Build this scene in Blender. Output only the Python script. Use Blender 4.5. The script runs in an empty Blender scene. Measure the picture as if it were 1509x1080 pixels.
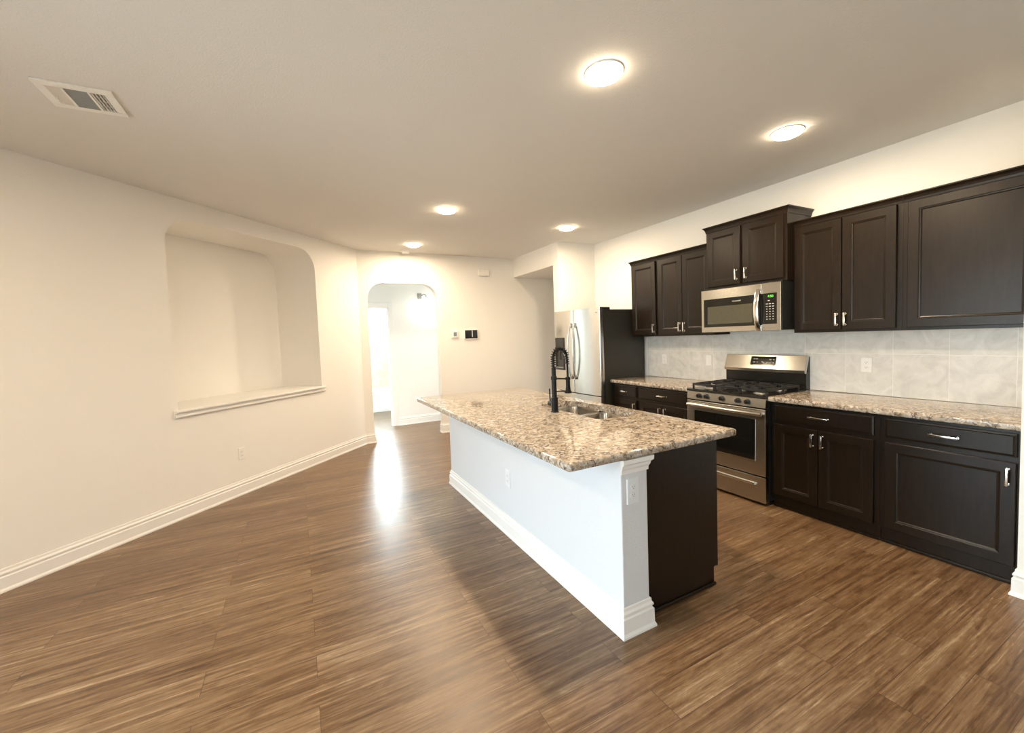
import bpy, bmesh, math, random
from mathutils import Vector, Matrix
random.seed(7)
scn = bpy.context.scene
COL = scn.collection
PI = math.pi

# ------------------------------------------------------------------ camera
yaw, pitch, roll, CAMH, FPX, CX, CY = -0.4741, -0.0525, -0.0379, 1.478, 610.44, 751.07, 528.5
_cy, _sy, _cp, _sp = math.cos(yaw), math.sin(yaw), math.cos(pitch), math.sin(pitch)
Fv = Vector((-_sy*_cp, _cy*_cp, _sp)); R0 = Vector((_cy, _sy, 0)); U0 = R0.cross(Fv)
Rv = math.cos(roll)*R0 + math.sin(roll)*U0
Uv = -math.sin(roll)*R0 + math.cos(roll)*U0
cam = bpy.data.cameras.new('camera'); camo = bpy.data.objects.new('camera', cam); COL.objects.link(camo)
camo.matrix_world = Matrix(((Rv.x, Uv.x, -Fv.x, 0), (Rv.y, Uv.y, -Fv.y, 0), (Rv.z, Uv.z, -Fv.z, CAMH), (0, 0, 0, 1)))
cam.sensor_width = 36; cam.lens = FPX/1509*36
cam.shift_x = (754.5-CX)/1509; cam.shift_y = (CY-540)/1509
cam.clip_start = 0.02; cam.clip_end = 200
scn.camera = camo

# ------------------------------------------------------------------ world, exposure
scn.view_settings.view_transform = 'Standard'; scn.view_settings.look = 'None'
scn.view_settings.exposure = 0.16; scn.view_settings.gamma = 1.0; scn.view_settings.use_curve_mapping = False
SKY = 13.5
wd = bpy.data.worlds.new('world'); scn.world = wd; wd.use_nodes = True
nt = wd.node_tree; nt.nodes.clear()
wo = nt.nodes.new('ShaderNodeOutputWorld'); wb = nt.nodes.new('ShaderNodeBackground')
tc = nt.nodes.new('ShaderNodeTexCoord'); sx = nt.nodes.new('ShaderNodeSeparateXYZ'); rp = nt.nodes.new('ShaderNodeValToRGB')
nt.links.new(tc.outputs['Generated'], sx.inputs[0])
mr = nt.nodes.new('ShaderNodeMapRange'); mr.inputs[1].default_value = -1; mr.inputs[2].default_value = 1
nt.links.new(sx.outputs['Z'], mr.inputs[0]); nt.links.new(mr.outputs[0], rp.inputs[0])
rp.color_ramp.elements[0].position = 0.47; rp.color_ramp.elements[0].color = (0.50, 0.52, 0.50, 1)
rp.color_ramp.elements[1].position = 0.53; rp.color_ramp.elements[1].color = (0.72, 0.87, 1.0, 1)
nt.links.new(rp.outputs[0], wb.inputs[0]); wb.inputs[1].default_value = SKY; nt.links.new(wb.outputs[0], wo.inputs[0])
scn.cycles.sample_clamp_indirect = 6.0
scn.cycles.max_bounces = 10; scn.cycles.diffuse_bounces = 6

LAMP_W = 25.5            # watts of each recessed ceiling lamp
LAMP_COL = (1.0, 0.795, 0.55)

# ------------------------------------------------------------------ measures (metres)
H = 2.799; XW = 4.024; YF = 6.288; XA = 0.833; YA = 4.951; XS = 3.364; YS2 = 5.076; ZS = 2.486
RY0, RY1 = 2.026, 2.788; YE = 0.69; YL = 3.925; XC = 3.385; XF = 3.419; ZC = 0.914
XU = 3.744; ZUB, ZUT = 1.42, 2.345; XM = 3.648; ZMB, ZMT = 1.866, 2.474

# ------------------------------------------------------------------ material helpers
def mat(name):
    m = bpy.data.materials.new(name); m.use_nodes = True
    n = m.node_tree; b = n.nodes['Principled BSDF']; return m, n, b
def N(n, t, **kw):
    x = n.nodes.new(t)
    for k, v in kw.items(): setattr(x, k, v)
    return x
def L(n, a, b): n.links.new(a, b)
def ramp(n, stops, interp='LINEAR'):
    r = N(n, 'ShaderNodeValToRGB'); cr = r.color_ramp; cr.interpolation = interp
    while len(cr.elements) < len(stops): cr.elements.new(0.5)
    for e, (p, c) in zip(cr.elements, stops): e.position = p; e.color = (*c, 1) if len(c) == 3 else c
    return r
def coords(n, scale=(1, 1, 1), rot=(0, 0, 0)):
    t = N(n, 'ShaderNodeTexCoord'); mp = N(n, 'ShaderNodeMapping')
    mp.inputs['Scale'].default_value = scale; mp.inputs['Rotation'].default_value = rot
    g = N(n, 'ShaderNodeNewGeometry')
    L(n, g.outputs['Position'], mp.inputs[0]); return mp.outputs[0]
def noise(n, v, scale, detail=4, rough=0.5, dist=0.0):
    t = N(n, 'ShaderNodeTexNoise'); t.inputs['Scale'].default_value = scale; t.inputs['Detail'].default_value = detail
    t.inputs['Roughness'].default_value = rough; t.inputs['Distortion'].default_value = dist
    if v is not None: L(n, v, t.inputs['Vector'])
    return t
def bump(n, b, h, strength, dist=0.002):
    x = N(n, 'ShaderNodeBump'); x.inputs['Strength'].default_value = strength; x.inputs['Distance'].default_value = dist
    L(n, h, x.inputs['Height']); L(n, x.outputs[0], b.inputs['Normal'])
def simple(name, col, rough=0.5, metal=0.0, nscale=0, namt=0.05, **kw):
    m, n, b = mat(name)
    b.inputs['Base Color'].default_value = (*col, 1); b.inputs['Roughness'].default_value = rough; b.inputs['Metallic'].default_value = metal
    for k, v in kw.items(): b.inputs[k].default_value = v
    v = coords(n); t = noise(n, v, nscale or 40, 3)
    r = ramp(n, [(0.3, tuple(c*(1-namt) for c in col)), (0.7, tuple(min(1, c*(1+namt)) for c in col))])
    L(n, t.outputs[0], r.inputs[0]); L(n, r.outputs[0], b.inputs['Base Color'])
    return m
def paint(name, col, bs, bst, rough=0.75):
    m, n, b = mat(name); v = coords(n); t = noise(n, v, bs, 3, 0.6)
    t2 = noise(n, v, 1.3, 3)
    r = ramp(n, [(0.3, tuple(c*0.985 for c in col)), (0.7, col)]); L(n, t2.outputs[0], r.inputs[0]); L(n, r.outputs[0], b.inputs['Base Color'])
    b.inputs['Roughness'].default_value = rough
    bump(n, b, t.outputs[0], bst, 0.003); return m

M = {}
M['wall'] = paint('wall_paint', (0.89, 0.875, 0.84), 160, 0.35)
M['ceiling'] = paint('ceiling_paint', (0.765, 0.75, 0.725), 110, 0.5, 0.9)
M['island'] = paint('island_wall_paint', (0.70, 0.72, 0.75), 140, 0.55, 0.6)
M['trim'] = simple('white_trim_paint', (0.87, 0.86, 0.84), 0.35, nscale=6, namt=0.01)
M['plastic'] = simple('white_plastic', (0.88, 0.87, 0.84), 0.3, nscale=6, namt=0.01)
M['cool_plate'] = simple('cool_white_plastic', (0.76, 0.78, 0.81), 0.35, nscale=6, namt=0.01)
M['slot'] = simple('outlet_slot_dark', (0.16, 0.15, 0.14), 0.5)
M['black_metal'] = simple('matte_black_metal', (0.006, 0.006, 0.006), 0.38, 0.0, **{'Specular IOR Level': 0.22})
M['iron'] = simple('cast_iron', (0.02, 0.019, 0.018), 0.55, 0.2, nscale=90, namt=0.3)
M['enamel'] = simple('black_enamel', (0.012, 0.011, 0.010), 0.18)
M['fridge_side'] = simple('dark_grey_textured_steel', (0.035, 0.033, 0.028), 0.42, 0.1, nscale=200, namt=0.12)
M['plastic_black'] = simple('black_plastic', (0.014, 0.014, 0.014), 0.3)
M['rubber'] = simple('dark_gasket', (0.01, 0.01, 0.01), 0.7)
M['chrome'] = simple('polished_nickel', (0.82, 0.80, 0.76), 0.16, 1.0, namt=0.01)
M['gap'] = simple('dark_gap', (0.006, 0.006, 0.006), 0.8)
M['tub'] = simple('white_tub_acrylic', (0.88, 0.88, 0.86), 0.15, namt=0.01)
M['lcd'] = simple('grey_blue_lcd', (0.20, 0.27, 0.32), 0.25)
M['print'] = simple('light_grey_print', (0.55, 0.55, 0.52), 0.5)
M['mwglass'] = simple('smoked_oven_window', (0.085, 0.08, 0.055), 0.12)
M['blackglass'] = simple('black_glass', (0.010, 0.009, 0.008), 0.06)
M['metal_grey'] = simple('brushed_grey_metal', (0.35, 0.35, 0.33), 0.4, 0.9)
M['ventgrey'] = simple('vent_shadow_grey', (0.30, 0.31, 0.30), 0.6)

def emis(name, col, s):
    m, n, b = mat(name); b.inputs['Base Color'].default_value = (*col, 1)
    b.inputs['Emission Color'].default_value = (*col, 1); b.inputs['Emission Strength'].default_value = s
    v = coords(n); t = noise(n, v, 30, 2); r = ramp(n, [(0.0, col), (1.0, col)]); L(n, t.outputs[0], r.inputs[0]); L(n, r.outputs[0], b.inputs['Base Color'])
    return m
M['lens'] = emis('lamp_lens_glow', LAMP_COL, 38.0)
M['sconce_glow'] = emis('frosted_glass_glow', (1.0, 0.97, 0.9), 6.0)
M['green'] = emis('green_display', (0.12, 0.75, 0.06), 0.8)

# espresso cabinet
m, n, b = mat('espresso_wood'); v = coords(n, (6, 6, 0.7)); t = noise(n, v, 9, 6, 0.6, 0.4)
r = ramp(n, [(0.3, (0.0085, 0.0050, 0.0027)), (0.7, (0.0165, 0.0097, 0.0052))]); L(n, t.outputs[0], r.inputs[0]); L(n, r.outputs[0], b.inputs['Base Color'])
b.inputs['Roughness'].default_value = 0.30; b.inputs['Specular IOR Level'].default_value = 0.30
bump(n, b, t.outputs[0], 0.05, 0.001); M['wood'] = m

# stainless (brushed along an axis)
def steel(name, scale, col=(0.62, 0.60, 0.56), rough=0.27, aniso=0.75):
    m, n, b = mat(name); v = coords(n, scale); t = noise(n, v, 1.0, 3, 0.6)
    r = ramp(n, [(0.35, (rough*0.95,)*3), (0.65, (rough*1.05,)*3)]); L(n, t.outputs[0], r.inputs[0]); L(n, r.outputs[0], b.inputs['Roughness'])
    b.inputs['Base Color'].default_value = (*col, 1); b.inputs['Metallic'].default_value = 1.0
    b.inputs['Anisotropic'].default_value = aniso
    tg = N(n, 'ShaderNodeCombineXYZ'); tg.inputs[2].default_value = 1.0; L(n, tg.outputs[0], b.inputs['Tangent'])   # brushed sideways
    return m
M['steel_h'] = steel('stainless_brushed_sideways', (120, 2, 120), (0.56, 0.54, 0.50), 0.26)
M['steel_v'] = steel('stainless_fridge_door', (120, 2, 120), (0.66, 0.65, 0.62), 0.20)
M['sink_steel'] = steel('sink_stainless', (60, 4, 60), (0.46, 0.43, 0.39), 0.17, 0.3)

# floor planks, laid along x
m, n, b = mat('vinyl_plank_floor'); pos = coords(n)
br = N(n, 'ShaderNodeTexBrick'); br.offset = 0.37; br.offset_frequency = 2
br.inputs['Color1'].default_value = (0, 0, 0, 1); br.inputs['Color2'].default_value = (1, 1, 1, 1)
br.inputs['Scale'].default_value = 1.0; br.inputs['Mortar Size'].default_value = 0.0012; br.inputs['Mortar Smooth'].default_value = 0.1
br.inputs['Bias'].default_value = 0.0; br.inputs['Brick Width'].default_value = 1.22; br.inputs['Row Height'].default_value = 0.152
L(n, pos, br.inputs['Vector'])
rnd = N(n, 'ShaderNodeSeparateColor'); L(n, br.outputs['Color'], rnd.inputs[0])
mu = N(n, 'ShaderNodeMath', operation='MULTIPLY'); L(n, rnd.outputs[0], mu.inputs[0]); mu.inputs[1].default_value = 37.0
cmb = N(n, 'ShaderNodeCombineXYZ'); L(n, mu.outputs[0], cmb.inputs[2]); L(n, mu.outputs[0], cmb.inputs[0])
add = N(n, 'ShaderNodeVectorMath', operation='ADD'); L(n, pos, add.inputs[0]); L(n, cmb.outputs[0], add.inputs[1])
def streak(sc, s, d, rg, dist=0.3):
    mp = N(n, 'ShaderNodeMapping'); mp.inputs['Scale'].default_value = sc; L(n, add.outputs[0], mp.inputs[0])
    return noise(n, mp.outputs[0], s, d, rg, dist)
g1 = streak((0.55, 13, 1), 2.4, 8, 0.66, 0.8); g2 = streak((0.9, 36, 1), 3.0, 6, 0.7, 0.4); g3 = streak((2.2, 8, 1), 2.6, 6, 0.65, 1.6)
mixa = N(n, 'ShaderNodeMix', data_type='FLOAT'); mixa.inputs[0].default_value = 0.40; L(n, g1.outputs[0], mixa.inputs[2]); L(n, g2.outputs[0], mixa.inputs[3])
mixb = N(n, 'ShaderNodeMix', data_type='FLOAT'); mixb.inputs[0].default_value = 0.22; L(n, mixa.outputs[0], mixb.inputs[2]); L(n, g3.outputs[0], mixb.inputs[3])
off = N(n, 'ShaderNodeMath', operation='MULTIPLY_ADD'); L(n, rnd.outputs[0], off.inputs[0]); off.inputs[1].default_value = 0.06; off.inputs[2].default_value = -0.03
sm = N(n, 'ShaderNodeMath', operation='ADD'); L(n, mixb.outputs[0], sm.inputs[0]); L(n, off.outputs[0], sm.inputs[1])
r = ramp(n, [(0.36, (0.058, 0.026, 0.011)), (0.445, (0.118, 0.063, 0.029)), (0.50, (0.168, 0.097, 0.048)), (0.555, (0.225, 0.140, 0.076)), (0.65, (0.41, 0.30, 0.19))])
L(n, sm.outputs[0], r.inputs[0])
mx = N(n, 'ShaderNodeMix', data_type='RGBA'); L(n, br.outputs['Fac'], mx.inputs[0]); L(n, r.outputs[0], mx.inputs[6]); mx.inputs[7].default_value = (0.075, 0.042, 0.024, 1)
L(n, mx.outputs[2], b.inputs['Base Color']); b.inputs['Roughness'].default_value = 0.34
rr = ramp(n, [(0.4, (0.28,)*3), (0.62, (0.40,)*3)]); L(n, sm.outputs[0], rr.inputs[0]); L(n, rr.outputs[0], b.inputs['Roughness'])
bump(n, b, sm.outputs[0], 0.28, 0.003); M['floor'] = m

# granite
m, n, b = mat('speckled_granite'); v = coords(n, (1.0, 1.15, 1.15), (0, 0, 0.3))
nd = noise(n, v, 17, 3, 0.55)
dm = N(n, 'ShaderNodeVectorMath', operation='SCALE'); L(n, nd.outputs['Color'], dm.inputs[0]); dm.inputs['Scale'].default_value = 0.07
av = N(n, 'ShaderNodeVectorMath', operation='ADD'); L(n, v, av.inputs[0]); L(n, dm.outputs[0], av.inputs[1])
vo = N(n, 'ShaderNodeTexVoronoi', feature='F1'); vo.inputs['Scale'].default_value = 56; L(n, av.outputs[0], vo.inputs['Vector'])
vc = N(n, 'ShaderNodeSeparateColor'); L(n, vo.outputs['Color'], vc.inputs[0])
ve = N(n, 'ShaderNodeTexVoronoi', feature='DISTANCE_TO_EDGE'); ve.inputs['Scale'].default_value = 36; L(n, av.outputs[0], ve.inputs['Vector'])
n1 = noise(n, av.outputs[0], 25, 5, 0.6, 0.4); n2 = noise(n, av.outputs[0], 95, 4, 0.65)
r1 = ramp(n, [(0.0, (0.31, 0.25, 0.19)), (0.3, (0.42, 0.345, 0.265)), (0.62, (0.50, 0.42, 0.33)), (0.82, (0.62, 0.58, 0.52)), (1.0, (0.40, 0.365, 0.33))]); L(n, vc.outputs[0], r1.inputs[0])
# broken dark veins between the flakes
re_ = ramp(n, [(0.03, (1,)*3), (0.20, (0,)*3)]); L(n, ve.outputs['Distance'], re_.inputs[0])
r2 = ramp(n, [(0.44, (0,)*3), (0.56, (1,)*3)]); L(n, n1.outputs[0], r2.inputs[0])
vm = N(n, 'ShaderNodeMath', operation='MULTIPLY'); L(n, re_.outputs[0], vm.inputs[0]); L(n, r2.outputs[0], vm.inputs[1])
r4 = ramp(n, [(0.64, (0,)*3), (0.70, (0.8,)*3)]); L(n, n1.outputs[0], r4.inputs[0])
vx = N(n, 'ShaderNodeMath', operation='MAXIMUM'); L(n, vm.outputs[0], vx.inputs[0]); L(n, r4.outputs[0], vx.inputs[1])
r3 = ramp(n, [(0.57, (0,)*3), (0.66, (0.75,)*3)]); L(n, n2.outputs[0], r3.inputs[0])
m0 = N(n, 'ShaderNodeMix', data_type='RGBA'); L(n, r3.outputs[0], m0.inputs[0]); L(n, r1.outputs[0], m0.inputs[6]); m0.inputs[7].default_value = (0.30, 0.21, 0.14, 1)
m2 = N(n, 'ShaderNodeMix', data_type='RGBA'); L(n, vx.outputs[0], m2.inputs[0]); L(n, m0.outputs[2], m2.inputs[6]); m2.inputs[7].default_value = (0.115, 0.082, 0.062, 1)
L(n, m2.outputs[2], b.inputs['Base Color']); b.inputs['Roughness'].default_value = 0.08; M['granite'] = m

# backsplash tile, 305 mm squares in y with a row joint 1.237 m up
m, n, b = mat('grey_marbled_tile'); pos = coords(n); sp = N(n, 'ShaderNodeSeparateXYZ'); L(n, pos, sp.inputs[0])
def joint(out, start, step, w):
    a = N(n, 'ShaderNodeMath', operation='SUBTRACT'); L(n, out, a.inputs[0]); a.inputs[1].default_value = start
    p = N(n, 'ShaderNodeMath', operation='PINGPONG'); L(n, a.outputs[0], p.inputs[0]); p.inputs[1].default_value = step/2
    c = N(n, 'ShaderNodeMath', operation='LESS_THAN'); L(n, p.outputs[0], c.inputs[0]); c.inputs[1].default_value = w
    f = N(n, 'ShaderNodeMath', operation='FLOOR'); d = N(n, 'ShaderNodeMath', operation='DIVIDE'); L(n, a.outputs[0], d.inputs[0]); d.inputs[1].default_value = step; L(n, d.outputs[0], f.inputs[0])
    return c.outputs[0], f.outputs[0]
jy, fy = joint(sp.outputs['Y'], 2.069, 0.305, 0.0016); jz, fz = joint(sp.outputs['Z'], 1.237, 0.61, 0.0018)
cm = N(n, 'ShaderNodeCombineXYZ'); L(n, fy, cm.inputs[0]); L(n, fz, cm.inputs[1])
wn = N(n, 'ShaderNodeTexWhiteNoise'); L(n, cm.outputs[0], wn.inputs[0])
sc = N(n, 'ShaderNodeVectorMath', operation='SCALE'); L(n, wn.outputs['Color'], sc.inputs[0]); sc.inputs['Scale'].default_value = 20
ad = N(n, 'ShaderNodeVectorMath', operation='ADD'); L(n, pos, ad.inputs[0]); L(n, sc.outputs[0], ad.inputs[1])
t = noise(n, ad.outputs[0], 7, 6, 0.6, 1.4)
r = ramp(n, [(0.30, (0.62, 0.605, 0.57)), (0.5, (0.72, 0.70, 0.66)), (0.70, (0.80, 0.78, 0.74))]); L(n, t.outputs[0], r.inputs[0])
mxj = N(n, 'ShaderNodeMath', operation='MAXIMUM'); L(n, jy, mxj.inputs[0]); L(n, jz, mxj.inputs[1])
m1 = N(n, 'ShaderNodeMix', data_type='RGBA'); L(n, mxj.outputs[0], m1.inputs[0]); L(n, r.outputs[0], m1.inputs[6]); m1.inputs[7].default_value = (0.85, 0.84, 0.80, 1)
L(n, m1.outputs[2], b.inputs['Base Color']); b.inputs['Roughness'].default_value = 0.3; M['tile'] = m
# bathroom tile
m, n, b = mat('beige_bath_tile'); pos = coords(n); t = noise(n, pos, 6, 5, 0.6, 1.0)
r = ramp(n, [(0.3, (0.62, 0.52, 0.40)), (0.7, (0.78, 0.70, 0.58))]); L(n, t.outputs[0], r.inputs[0]); L(n, r.outputs[0], b.inputs['Base Color']); b.inputs['Roughness'].default_value = 0.35
M['bathtile'] = m
# window glass
m, n, b = mat('window_glass'); n.nodes.remove(b)
tr = N(n, 'ShaderNodeBsdfTransparent'); gl = N(n, 'ShaderNodeBsdfGlossy'); gl.inputs['Roughness'].default_value = 0.02
fr = N(n, 'ShaderNodeFresnel'); fr.inputs[0].default_value = 1.45; ms = N(n, 'ShaderNodeMixShader'); tr.inputs[0].default_value = (0.95, 0.97, 0.96, 1)
L(n, fr.outputs[0], ms.inputs[0]); L(n, tr.outputs[0], ms.inputs[1]); L(n, gl.outputs[0], ms.inputs[2]); L(n, ms.outputs[0], n.nodes['Material Output'].inputs[0])
M['glass'] = m

# ------------------------------------------------------------------ mesh helpers
class MB:
    def __init__(s): s.bm = bmesh.new()
    def quadloops(s, loops, cap0=True, cap1=True, closed=True):
        vs = [[s.bm.verts.new(p) for p in lp] for lp in loops]; k = len(loops[0])
        for a, b_ in zip(vs, vs[1:]):
            for i in range(k if closed else k-1):
                j = (i+1) % k
                try: s.bm.faces.new((a[i], a[j], b_[j], b_[i]))
                except ValueError: pass
        if cap0: s.bm.faces.new(vs[0][::-1])
        if cap1: s.bm.faces.new(vs[-1])
        return s
    def box(s, x0, x1, y0, y1, z0, z1, bev=0.0, seg=2):
        x0, x1 = min(x0, x1), max(x0, x1); y0, y1 = min(y0, y1), max(y0, y1); z0, z1 = min(z0, z1), max(z0, z1)
        v = [s.bm.verts.new(p) for p in ((x0, y0, z0), (x1, y0, z0), (x1, y1, z0), (x0, y1, z0), (x0, y0, z1), (x1, y0, z1), (x1, y1, z1), (x0, y1, z1))]
        f = [s.bm.faces.new([v[i] for i in q]) for q in ((3, 2, 1, 0), (4, 5, 6, 7), (0, 1, 5, 4), (1, 2, 6, 5), (2, 3, 7, 6), (3, 0, 4, 7))]
        if bev > 0:
            es = list({e for q in f for e in q.edges})
            bmesh.ops.bevel(s.bm, geom=es, offset=bev, segments=seg, profile=0.5, affect='EDGES')
        return s
    def prism(s, pts, vec):                     # polygon of 3-D points pushed along vec
        vec = Vector(vec); a = [s.bm.verts.new(p) for p in pts]; b_ = [s.bm.verts.new(Vector(p)+vec) for p in pts]
        k = len(pts)
        s.bm.faces.new(a[::-1]); s.bm.faces.new(b_)
        for i in range(k): s.bm.faces.new((a[i], a[(i+1) % k], b_[(i+1) % k], b_[i]))
        return s
    def tube(s, pts, r, seg=10, caps=True):
        pts = [Vector(p) for p in pts]; rs = r if isinstance(r, (list, tuple)) else [r]*len(pts); loops = []; up = None
        for i, p in enumerate(pts):
            d = (pts[min(i+1, len(pts)-1)] - pts[max(i-1, 0)]).normalized()
            if up is None:
                up = Vector((0, 0, 1)) if abs(d.z) < 0.9 else Vector((1, 0, 0))
            a = d.cross(up).normalized(); up = a.cross(d).normalized()
            loops.append([p + (a*math.cos(2*PI*k/seg) + up*math.sin(2*PI*k/seg))*rs[i] for k in range(seg)])
        return s.quadloops(loops, caps, caps)
    def lathe(s, c, prof, axis='Z', seg=24):    # prof: (radius, height)
        c = Vector(c); loops = []
        for r, h in prof:
            lp = []
            for k in range(seg):
                a = 2*PI*k/seg; u, w = r*math.cos(a), r*math.sin(a)
                lp.append(c + (Vector((u, w, h)) if axis == 'Z' else Vector((h, u, w)) if axis == 'X' else Vector((u, h, w))))
            loops.append(lp)
        return s.quadloops(loops)
    def recalc(s): bmesh.ops.recalc_face_normals(s.bm, faces=s.bm.faces); return s
ORG = {}
def obj(name, mb, m, parent=None, smooth=None, origin=None):
    mb.recalc(); me = bpy.data.meshes.new(name)
    o0 = Vector((0, 0, 0))
    if parent is not None: o0 = ORG[parent.name]
    elif origin is not None: o0 = Vector(origin)
    if o0.length: bmesh.ops.translate(mb.bm, verts=mb.bm.verts, vec=-o0)
    mb.bm.to_mesh(me); mb.bm.free()
    me.materials.append(M[m] if isinstance(m, str) else m)
    o = bpy.data.objects.new(name, me); COL.objects.link(o)
    if parent is not None: o.parent = parent
    else: o.location = o0
    ORG[o.name] = o0
    if smooth:
        for p in me.polygons: p.use_smooth = True
        try: me.set_sharp_from_angle(angle=math.radians(smooth))
        except Exception: pass
    return o
def tag(o, label, cat, group=None, kind=None):
    if label: o['label'] = label
    if cat: o['category'] = cat
    if group: o['group'] = group
    if kind: o['kind'] = kind
    return o
def thing(name, label, cat, loc, group=None):
    o = bpy.data.objects.new(name, None); COL.objects.link(o); o.location = loc; o.empty_display_size = 0.05
    ORG[o.name] = Vector(loc); return tag(o, label, cat, group)
def struct(name, mb, m, smooth=None, label=None):
    o = obj(name, mb, m, None, smooth); o['kind'] = 'structure'
    if label: o['label'] = label
    return o
def arc(cx, cz, r, a0, a1, k):
    return [(cx+r*math.cos(a0+(a1-a0)*i/k), cz+r*math.sin(a0+(a1-a0)*i/k)) for i in range(k+1)]
def sweep(mb, path, prof, closed=False):
    """path: list of (x,y,nx,ny) with the outward miter direction; prof: list of (out, z)"""
    loops = [[(x+nx*o, y+ny*o, z) for (o, z) in prof] for (x, y, nx, ny) in path]
    return mb.quadloops(loops)

# ------------------------------------------------------------------ room shell
T = 0.12; S2 = 1/math.sqrt(2)
XWEST = -2.42; YB = -3.2; XHALL = 5.6; YBATH = 9.78
def dp(s, d=0.0): return (XA - s*S2 - d*S2, YF - s*S2 + d*S2)     # s along the slanted wall from its far corner, d behind it
SMAX = (XA - XWEST)/S2
yw = dp(SMAX)[1]
struct('floor', MB().box(XWEST-T, XHALL+T, YB-T, 10.2, -0.08, 0.0), 'floor')
struct('ceiling', MB().box(XWEST-T, XHALL+T, YB-T, 10.2, H, H+0.1), 'ceiling')
# slanted left wall with the arched media niche (opening outline in s,z)
n0, n1, nz0, nz1, nr, nd = 0.812, 2.515, 0.945, 2.632, 0.24, 0.63
def wallpoly(pts, m_, d=T):
    mb = MB(); mb.prism([(*dp(s), z) for s, z in pts], (-S2*d, S2*d, 0)); return mb
mid = (n0+n1)/2
rightp = [(0.0, 0.0), (0.0, H), (mid, H), (mid, nz1)] + [(n0+nr-(p[0]), p[1]) for p in [(nr*math.sin(PI/2*i/10), nz1-nr+nr*math.cos(PI/2*i/10)) for i in range(11)]] + [(n0, nz0), (mid, nz0), (mid, 0.0)]
leftp = [(SMAX+0.05, 0.0), (mid, 0.0), (mid, nz0), (n1, nz0)] + [(n1-nr+nr*math.cos(PI/2*i/10), nz1-nr+nr*math.sin(PI/2*i/10)) for i in range(11)] + [(mid, nz1), (mid, H), (SMAX+0.05, H)]
mb = MB()
mb.prism([(*dp(s), z) for s, z in rightp], (-S2*T, S2*T, 0)); mb.prism([(*dp(s), z) for s, z in leftp], (-S2*T, S2*T, 0))
struct('wall_left', mb, 'wall')
outl = [(n0, nz0), (n1, nz0)] + [(n1-nr+nr*math.cos(PI/2*i/10), nz1-nr+nr*math.sin(PI/2*i/10)) for i in range(11)] + [(n0+nr-nr*math.sin(PI/2*i/10), nz1-nr+nr*math.cos(PI/2*i/10)) for i in range(11)]
def inset(pts, e):
    cx, cz = (n0+n1)/2, (nz0+nz1)/2
    return [(cx+(s-cx)*(1+e/abs((n1-n0)/2)), cz+(z-cz)*(1+e/abs((nz1-nz0)/2))) for s, z in pts]
mb = MB(); o2 = inset(outl, 0.03)
loops = [[(*dp(s, T+0.0005), z) for s, z in o2], [(*dp(s, nd+0.03), z) for s, z in o2]]
inn = [[(*dp(s, nd), z) for s, z in outl], [(*dp(s, T+0.0005), z) for s, z in outl]]
mb.quadloops(loops + inn + [loops[0]], cap0=False, cap1=False)
# back panel of the niche
vs_in = [mb.bm.verts.new((*dp(s, nd), z)) for s, z in outl]; mb.bm.faces.new(vs_in)
vs_out = [mb.bm.verts.new((*dp(s, nd+0.03), z)) for s, z in o2]; mb.bm.faces.new(vs_out)
bmesh.ops.remove_doubles(mb.bm, verts=mb.bm.verts, dist=1e-5)
struct('wall_niche', mb, 'wall', 35)
# far wall with the arched doorway
ax0, ax1, az, ar = 0.952, 1.998, 2.338, 0.23
pts = [(XA-0.15, 0), (ax0, 0)] + [(ax0+ar-ar*math.cos(PI/2*i/10), az-ar+ar*math.sin(PI/2*i/10)) for i in range(11)] + \
      [(ax1-ar+ar*math.sin(PI/2*i/10), az-ar+ar*math.cos(PI/2*i/10)) for i in range(11)] + [(ax1, 0), (XHALL, 0), (XHALL, H), (XA-0.15, H)]
struct('wall_far', MB().prism([(x, YF, z) for x, z in pts], (0, T, 0)), 'wall')
struct('wall_right', MB().box(XW, XW+T, YB-T, YS2, 0, H), 'wall')
struct('wall_stub', MB().box(XS, XHALL, YA, YS2, 0, H), 'wall')
struct('ceiling_hall', MB().box(XS, XHALL, YS2, YF, ZS, H), 'wall')
struct('wall_near', MB().box(3.335, XW, YE-0.118, YE-0.002, 0, H), 'wall')
struct('wall_hallend', MB().box(XHALL, XHALL+T, YA, YF+T, 0, H), 'wall')
# window wall on the left, out of frame: a sliding door and a window
mb = MB(); wy0, wy1, wz1 = 0.55, 2.75, 2.1; v0, v1, vz0, vz1 = -2.4, -0.6, 0.75, 2.1
mb.box(XWEST-T, XWEST, wy1, yw+0.1, 0, H); mb.box(XWEST-T, XWEST, wy0, wy1, wz1, H); mb.box(XWEST-T, XWEST, v1, wy0, 0, H)
mb.box(XWEST-T, XWEST, v0, v1, 0, vz0); mb.box(XWEST-T, XWEST, v0, v1, vz1, H); mb.box(XWEST-T, XWEST, YB, v0, 0, H)
struct('wall_west', mb, 'wall')
mb = MB(); b0, b1, bz0, bz1 = -0.55, 0.15, 0.75, 2.1
mb.box(XWEST-T, b0, YB-T, YB, 0, H); mb.box(b0, b1, YB-T, YB, 0, bz0); mb.box(b0, b1, YB-T, YB, bz1, H); mb.box(b1, XW+T, YB-T, YB, 0, H)
struct('wall_back', mb, 'wall')
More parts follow.
